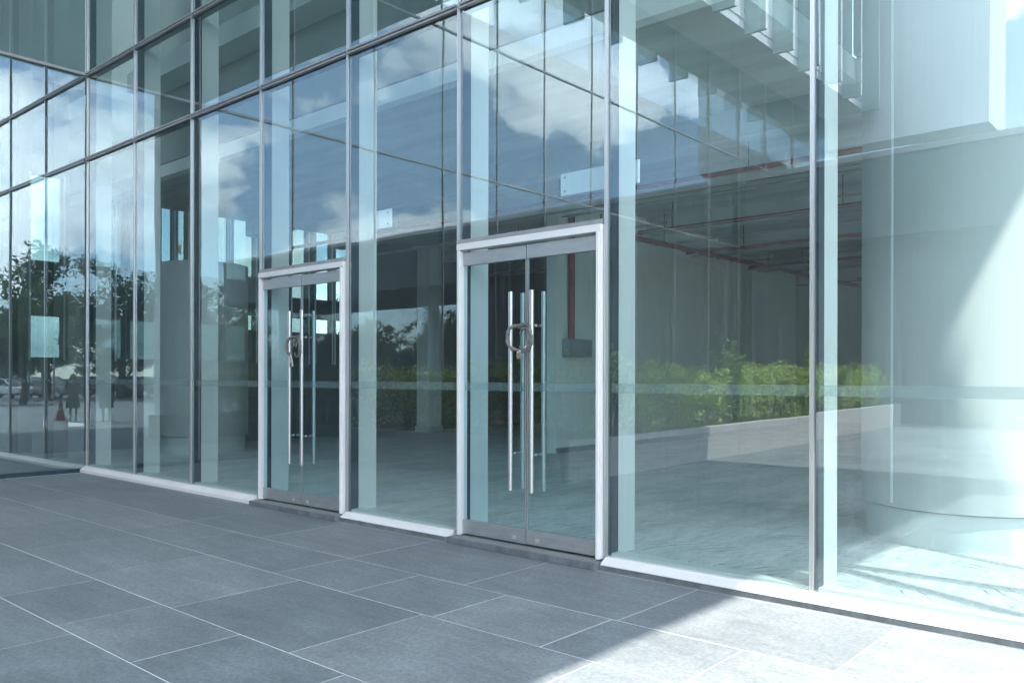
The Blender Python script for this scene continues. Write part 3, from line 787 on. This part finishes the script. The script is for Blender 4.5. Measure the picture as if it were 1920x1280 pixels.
def car_src(suv=False):
    t = empty('parked_car', (0, 0, 0))
    hb = .22 if suv else .15
    lo = .30
    belt = .98 if suv else .88; roof = 1.68 if suv else 1.44
    prof = [(-2.25, .45), (-2.22, .72), (-2.1, .88), (-1.2, belt+.03), (1.45, belt+.07), (2.12, belt+(.08 if suv else .02)), (2.22, .7), (2.2, .42), (1.75, lo), (-1.75, lo)]
    def loft(secs, name, mat, parent):
        mb = MB()
        k = len(secs[0][1])
        for (y, P) in secs: mb.v += [(x, y, z) for x, z in P]
        for i in range(len(secs)-1):
            for j in range(k):
                j2 = (j+1) % k; mb.f.append((i*k+j, (i+1)*k+j, (i+1)*k+j2, i*k+j2)); mb.mi.append(0)
        mb.f.append(tuple(range(k))); mb.mi.append(0); mb.f.append(tuple((len(secs)-1)*k+j for j in range(k-1, -1, -1))); mb.mi.append(0)
        o = mb.build(name, mat, parent, smooth=True, bevel=.04); return o
    def sc(P, s, zs=1): return [(x*s, .6+(z-.6)*zs) for x, z in P]
    body = loft([(-.9, sc(prof, .95, .82)), (-.86, sc(prof, .985, .96)), (-.7, prof), (.7, prof), (.86, sc(prof, .985, .96)), (.9, sc(prof, .95, .82))], 'body', PAINTS[0][1], t)
    if suv: cab = [(-1.1, belt), (-.45, roof-.04), (.2, roof), (1.75, roof-.05), (2.1, belt)]
    else: cab = [(-1.15, belt), (-.4, roof-.04), (.3, roof), (1.0, roof-.06), (1.75, belt)]
    def cs(s): return [(x*s, z) for x, z in cab]
    mb = MB()
    base_w, top_w = .80, .60
    k = len(cab)
    for y, w in ((-1, 0), (1, 0)):
        for x, z in cab:
            q = (z-belt)/(roof-belt); mb.v.append((x, y*(base_w+(top_w-base_w)*q), z))
    for j in range(k-1): mb.f.append((j, j+1, k+j+1, k+j)); mb.mi.append(1 if 1 <= j <= 2 else 0)
    mb.f.append(tuple(range(k-1, -1, -1))); mb.mi.append(0); mb.f.append(tuple(range(k, 2*k))); mb.mi.append(0)
    mb.build('cabin', [CARG, PAINTS[0][1]], t)
    # roof skin and pillars
    mb = MB().box(-.40, 1.0 if not suv else 1.7, -.6, .6, roof-.03, roof+.015)
    for s in (-1, 1):
        for (xa, za), (xb, zb) in ((cab[0], cab[1]), (cab[-1], cab[-2]), ((.35, belt), (.32, roof-.02))):
            ya = s*(base_w+.004); yb = s*(top_w+.01)
            mb.tube([(xa, ya, za), (xb, yb, zb)], .035, 6)
    mb.build('roof', PAINTS[0][1], t, bevel=.02)
    for s in (-1, 1):
        for x in (-1.38, 1.38):
            R0 = .34 if suv else .31
            w = MB().tube([(x, s*.66, R0), (x, s*.905, R0)], R0, 20).build('wheel', BLACK, t, smooth=True)
            MB().tube([(x, s*.90, R0), (x, s*.915, R0)], R0*.62, 12).build('rim', SILVER, w)
        MB().box(-2.21, -2.0, s*.66-.16, s*.66+.16, .62, .76).build('headlight', LAMPM, t, bevel=.03)
        MB().box(2.06, 2.235, s*.70-.13, s*.70+.13, .68, .84).build('tail_light', TAIL, t, bevel=.03)
        MB().box(-.75, -.6, s*.88-.06*s-.05, s*.88+.05*s+.05 if s > 0 else s*.88+.05, .93, 1.03).build('mirror', PAINTS[0][1], t)
    MB().box(-2.262, -2.24, -.26, .26, .42, .53).build('number_plate', PAPER, t)
    return t
def bx2(*a): pass
CS = [car_src(False), car_src(True)]
def colour(o, m):
    for ch in o.children:
        if ch.name.split('.')[0] in ('body', 'cabin', 'roof', 'mirror'):
            idx = 1 if ch.name.startswith('cabin') else 0
            ch.material_slots[idx].link = 'OBJECT'; ch.material_slots[idx].material = m
cars = [(39.0, -24.0, .3, 1, 2, 'dark grey off-road car parked nearest, mirrored beside the second mullion from the corner'),
        (31.5, -31.5, 2.2, 0, 0, 'white hatchback mirrored just left of the far door')]
rowcols = [0, 1, 3, 0, 1, 4, 0, 2, 1, 0, 3, 1, 0, 5, 1, 2, 0, 1]
for i in range(11):
    cars.append((44.0-i*1.3-.0, -14.0-i*2.75-3, R(28), i % 4 == 2, rowcols[i], None))
for i in range(12):
    cars.append((56.5-i*1.3, -14.0-i*2.75-6, R(28), i % 5 == 1, rowcols[i+5], None))
for i in range(10):
    cars.append((74-i*1.5, -22.0-i*2.9-6, R(28), i % 3 == 1, rowcols[i+2], None))
for i in range(8):
    cars.append((20-i*3.0, -58+random.uniform(-.3, .3), R(80), i % 3 == 0, rowcols[i+4], None))
used = [False, False]
cnt = {}
for i, (x, y, rz, k, ci, lab) in enumerate(cars):
    k = int(k)
    if not used[k]: o = CS[k]; used[k] = True
    else: o = copy_tree(CS[k])
    o.location = (x, y, -.13); o.rotation_euler = (0, 0, rz); colour(o, PAINTS[ci][1])
    row = 'first' if i < 13 else 'second' if i < 25 else 'third' if i < 35 else 'far roadside'
    if lab is None:
        kind = 'tall off-road car' if k else 'saloon car'
        lab = f'{PAINTS[ci][0]} {kind} parked in the {row} row of the car park behind the camera' if i < 35 else f'{PAINTS[ci][0]} {kind} parked by the road beyond the bridge block'
        tag(o, lab, 'car', f'{PAINTS[ci][0]} {kind}s in the {row} row')
    else:
        tag(o, lab, 'car')
        if 'group' in o: del o['group']

# lamp posts
LPM = pmat('lamp_post_paint', (.30, .32, .33), .5, .3, .1, 4)
def lamp(x, y, lab):
    t = empty('street_lamp', (x, y, -.13)); tag(t, lab, 'street lamp')
    MB().tube([(0, 0, 0), (0, 0, 5.2)], [.07, .045], 12).build('pole', LPM, t, smooth=True)
    MB().lathe([(.02, 5.62), (.34, 5.40), (.36, 5.36), (.05, 5.40)], 24).build('lamp_shade', WHITEP, t, smooth=True)
    MB().lathe([(.045, 5.15), (.13, 5.22), (.13, 5.38), (.05, 5.40)], 20).build('lantern', PAPER, t, smooth=True)
lamp(35.2, -15.6, 'shallow-hatted street lamp mirrored in the far left return panes, left of the pair')
lamp(33.6, -16.6, 'shallow-hatted street lamp mirrored in the far left return panes, right of the pair')

# traffic cone
CO = empty('traffic_cone', (5.45, -6.3, ZG)); tag(CO, 'dull orange traffic cone standing on the plaza, mirrored low in the far left panes', 'traffic cone')
ORG = pmat('cone_orange', (.50, .11, .05), .6, 0, .15, 9)
MB().box(-.2, .2, -.2, .2, 0, .035).build('base', ORG, CO, bevel=.01)
MB().lathe([(.16, .0355), (.03, .78), (.005, .78)], 28).build('cone', ORG, CO, smooth=True)
MB().lathe([(.1045, .38), (.0805, .52)], 28).build('reflective_band', PAPER, CO, smooth=True)

# ------------------------------------------------------------------ people (near the camera, mirrored in the glass corner)
SKIN = pmat('skin', (.42, .27, .20), .6, 0, .08, 6); HAIR = pmat('hair', (.02, .016, .014), .6, 0, .3, 20)
NAVY = pmat('navy_cloth', (.025, .035, .06), .9, 0, .2, 8); TEALC = pmat('charcoal_cloth', (.03, .04, .045), .9, 0, .2, 8)
def skin_body(name, chains, parent, mat, sub=1):
    """chains: list of [(pos, radius), ...]; the first point of a later chain may repeat an earlier point"""
    verts, rad, edges, idx = [], [], [], {}
    for ch in chains:
        prev = None
        for p, r_ in ch:
            key = tuple(round(c, 4) for c in p)
            if key not in idx: idx[key] = len(verts); verts.append(p); rad.append(r_)
            if prev is not None: edges.append((prev, idx[key]))
            prev = idx[key]
    me = bpy.data.meshes.new(name); me.from_pydata(verts, edges, []); o = bpy.data.objects.new(name, me); COL.objects.link(o)
    md = o.modifiers.new('Skin', 'SKIN'); md.use_smooth_shade = True
    for i, r_ in enumerate(rad):
        sv = me.skin_vertices[0].data[i]; sv.radius = (r_, r_); sv.use_root = (i == 0)
    ss = o.modifiers.new('Sub', 'SUBSURF'); ss.levels = sub; ss.render_levels = sub
    dg = bpy.context.evaluated_depsgraph_get(); dg.update()
    m2 = bpy.data.meshes.new_from_object(o.evaluated_get(dg)); m2.name = name
    bpy.data.objects.remove(o)
    m2.materials.clear(); m2.materials.append(mat)
    for p in m2.polygons: p.use_smooth = True
    o = bpy.data.objects.new(name, m2); COL.objects.link(o); o.parent = parent
    return o
def person(x, y, rz, label, cloth, H=1.68, camera_pose=True):
    t = empty('person', (x, y, ZG), rz); tag(t, label, 'person')
    k = H/1.7
    pel = (0, 0, .95*k)
    ch = [[(pel, .13), ((0, 0, 1.12*k), .115), ((0, .0, 1.30*k), .13), ((0, .0, 1.41*k), .09), ((0, 0, 1.47*k), .05), ((0, .012, 1.545*k), .072), ((0, .015, 1.62*k), .085), ((0, .005, 1.68*k), .055)],
          [((0, .015, 1.62*k), .085), ((0, .098, 1.585*k), .014)]]
    for s in (-1, 1):
        ch.append([(pel, .13), ((s*.09, 0, .88*k), .088), ((s*.10, .01, .68*k), .068), ((s*.10, .015, .48*k), .050), ((s*.10, -.015, .33*k), .052), ((s*.10, 0, .09*k), .033), ((s*.105, .02, .04), .036), ((s*.11, .13, .028), .028), ((s*.112, .19, .022), .02)])
        sh_, el, wr = (s*.17, 0, 1.385*k), (s*.24, .03, 1.13*k), (s*.12, .24, 1.30*k) if camera_pose else (s*.25, .06, .88*k)
        ch.append([((0, .0, 1.30*k), .13), (sh_, .052), ((s*.215, .012, 1.25*k), .042), (el, .034), (wr, .022)])
        w = Vector(wr); d = (w-Vector(el)).normalized(); palm = w+d*.055
        ch.append([(wr, .022), (tuple(palm), .026)])
        side = Vector((s, 0, 0)) if not camera_pose else Vector((0, 0, 1))
        cur = Vector((-s, .1, 0)) if camera_pose else Vector((0, .6, -.2))
        for f_ in range(4):
            o_ = side*(f_-1.5)*.017; l = (.030, .034, .032, .025)[f_]
            b = palm+o_+d*.028; c1 = b+d*l; c2 = c1+(d+cur*.6).normalized()*l*.8
            ch.append([(tuple(palm), .026), (tuple(b), .0095), (tuple(c1), .0085), (tuple(c2), .0072)])
        th = palm-d*.02+Vector((-s*.028, .01, 0)); ch.append([(tuple(palm), .026), (tuple(th), .011), (tuple(th+d*.035+Vector((-s*.01, 0, 0))), .0085)])
    skin_body('body', ch, t, SKIN)
    for s in (-1, 1): MB().lathe([(.001, -.008), (.008, -.004), (.008, .004), (.001, .008)], 10, (s*.03, .088, 1.612*k)).build('eye', HAIR, t)
    MB().lathe([(.001, -.004), (.022, -.002), (.022, .003), (.001, .005)], 12, (0, .078, 1.555*k)).build('mouth', pmat('lips', (.3, .1, .09), .5), t)
    # clothing: loose knee-length garment
    prof = [(.235, .50), (.215, .62), (.19, .80), (.165, .98), (.145, 1.10), (.165, 1.28), (.165, 1.36), (.12, 1.42), (.065, 1.45)]
    mb = MB().lathe([(r_, z*k) for r_, z in prof], 36)
    mb.v = [(v[0]*1.08, v[1]*.80, v[2]) for v in mb.v]
    for i, v in enumerate(mb.v):
        if v[2] < 1.0*k:
            a = math.atan2(v[1], v[0]); f_ = 1+.06*sin(a*9)*(1-v[2]/(1.0*k))*2; mb.v[i] = (v[0]*f_, v[1]*f_, v[2])
    mb.build('dress', cloth, t, smooth=True)
    for s in (-1, 1):
        el = Vector((s*.232, .022, 1.16*k))
        MB().tube([(s*.10, 0, 1.375*k), (s*.175, 0, 1.38*k), (s*.215, .01, 1.26*k), tuple(el)], [.085, .075, .062, .058], 14, caps=False).build('sleeve', cloth, t, smooth=True)
        MB().box(s*.11-.045, s*.11+.045, -.06, .21, 0, .05).build('shoe', BLACK, t, bevel=.02)
    hb = MB().lathe([(.001, .118), (.055, .108), (.09, .07), (.102, .01), (.098, -.05), (.085, -.12), (.05, -.15)], 24)
    hb.v = [(a*.98, b*1.02-.022 if b < .03 else min(b, .06)-.022, c) for a, b, c in hb.v]
    o = hb.build('hair', HAIR, t, smooth=True); o.location = (0, 0, 1.63*k)
    return t
fx = math.atan2(12.25+3, 6.5)
person(4.45, -6.35, R(68), 'person in dark knee-length outfit with raised hands, mirrored left of the glass corner', NAVY, 1.66, True)
person(3.85, -6.95, R(64), 'person in charcoal outfit with arms down, mirrored right of the glass corner', TEALC, 1.62, False)

# ------------------------------------------------------------------ light, sky, camera
dx, dy, tanP = -.925, .38, 2.24
tE = tanP*abs(dx); E = math.atan(tE)
sd = Vector((dx*cos(E), dy*cos(E), -sin(E))).normalized()
sun = bpy.data.lights.new('sun', 'SUN'); sun.energy = 2.0; sun.angle = R(.53); sun.color = (1, .94, .86)
so = bpy.data.objects.new('sun', sun); COL.objects.link(so); so.rotation_euler = sd.to_track_quat('-Z', 'Y').to_euler(); so.location = (20, -10, 40)
w = bpy.data.worlds.new('World'); S.world = w; w.use_nodes = True; nt = w.node_tree
for n in list(nt.nodes): nt.nodes.remove(n)
out = node(nt, 'ShaderNodeOutputWorld'); bg = node(nt, 'ShaderNodeBackground'); bg.inputs[1].default_value = .15
sky = node(nt, 'ShaderNodeTexSky', sky_type='NISHITA'); sky.sun_disc = False; sky.sun_elevation = E
to = -sd
sky.sun_rotation = math.atan2(to.x, to.y)
sky.air_density = 1.1; sky.dust_density = .15; sky.ozone_density = 1.5
tc = node(nt, 'ShaderNodeTexCoord'); mp = node(nt, 'ShaderNodeMapping'); mp.inputs['Scale'].default_value = (1, 1, 1.7); mp.inputs['Location'].default_value = (9.2, 8.8, .1)
L(nt, tc.outputs['Generated'], mp.inputs[0])
nz = node(nt, 'ShaderNodeTexNoise'); nz.inputs['Scale'].default_value = 2.4; nz.inputs['Detail'].default_value = 11; nz.inputs['Roughness'].default_value = .56; nz.inputs['Distortion'].default_value = .25
L(nt, mp.outputs[0], nz.inputs['Vector'])
mask = ramp(nt, nz.outputs['Fac'], [(.475, 0.), (.495, .6), (.545, .95), (.62, 1.)])
mp2 = node(nt, 'ShaderNodeMapping'); mp2.inputs['Scale'].default_value = (1, 1, 2.2); mp2.inputs['Location'].default_value = (3.1, .7, .32)
L(nt, tc.outputs['Generated'], mp2.inputs[0])
nz2 = node(nt, 'ShaderNodeTexNoise'); nz2.inputs['Scale'].default_value = 3.2; nz2.inputs['Detail'].default_value = 8; nz2.inputs['Roughness'].default_value = .6
L(nt, mp2.outputs[0], nz2.inputs['Vector'])
ccol = ramp(nt, nz2.outputs['Fac'], [(.36, (4.2, 4.7, 5.2)), (.60, (10.5, 10.7, 10.9))])
hs = node(nt, 'ShaderNodeHueSaturation'); hs.inputs['Saturation'].default_value = .68; L(nt, sky.outputs[0], hs.inputs['Color'])
skd = mix(nt, hs.outputs[0], (.50, .585, .66), 1., 'MULTIPLY')
skc = mix(nt, skd, ccol, mask)
L(nt, skc, bg.inputs[0]); L(nt, bg.outputs[0], out.inputs[0])

f, yaw, roll, C, h0 = 1564.3, .7196, .002, Vector((2.277, -5.80, 1.5)), 706.2
cam = bpy.data.cameras.new('camera'); cam.sensor_width = 36; cam.lens = f/1920*36; cam.shift_y = (h0-640)/1920
cam.clip_end = 2000; cam.clip_start = .05
co = bpy.data.objects.new('camera', cam); COL.objects.link(co); S.camera = co
fw = Vector((-sin(yaw), cos(yaw), 0)); rt = Vector((cos(yaw), sin(yaw), 0)); up = Vector((0, 0, 1))
r2 = rt*cos(roll)+up*sin(roll); u2 = up*cos(roll)-rt*sin(roll)
M = Matrix((( r2.x, u2.x, -fw.x, C.x), (r2.y, u2.y, -fw.y, C.y), (r2.z, u2.z, -fw.z, C.z), (0, 0, 0, 1)))
co.matrix_world = M

S.view_settings.view_transform = 'Standard'; S.view_settings.look = 'None'; S.view_settings.gamma = 1
S.view_settings.exposure = 2.56
cy = S.cycles
cy.max_bounces = 14; cy.transparent_max_bounces = 40; cy.glossy_bounces = 6; cy.diffuse_bounces = 8; cy.transmission_bounces = 8
cy.caustics_reflective = False; cy.caustics_refractive = False
cy.sample_clamp_indirect = 6; cy.use_denoising = True
S.render.use_persistent_data = False
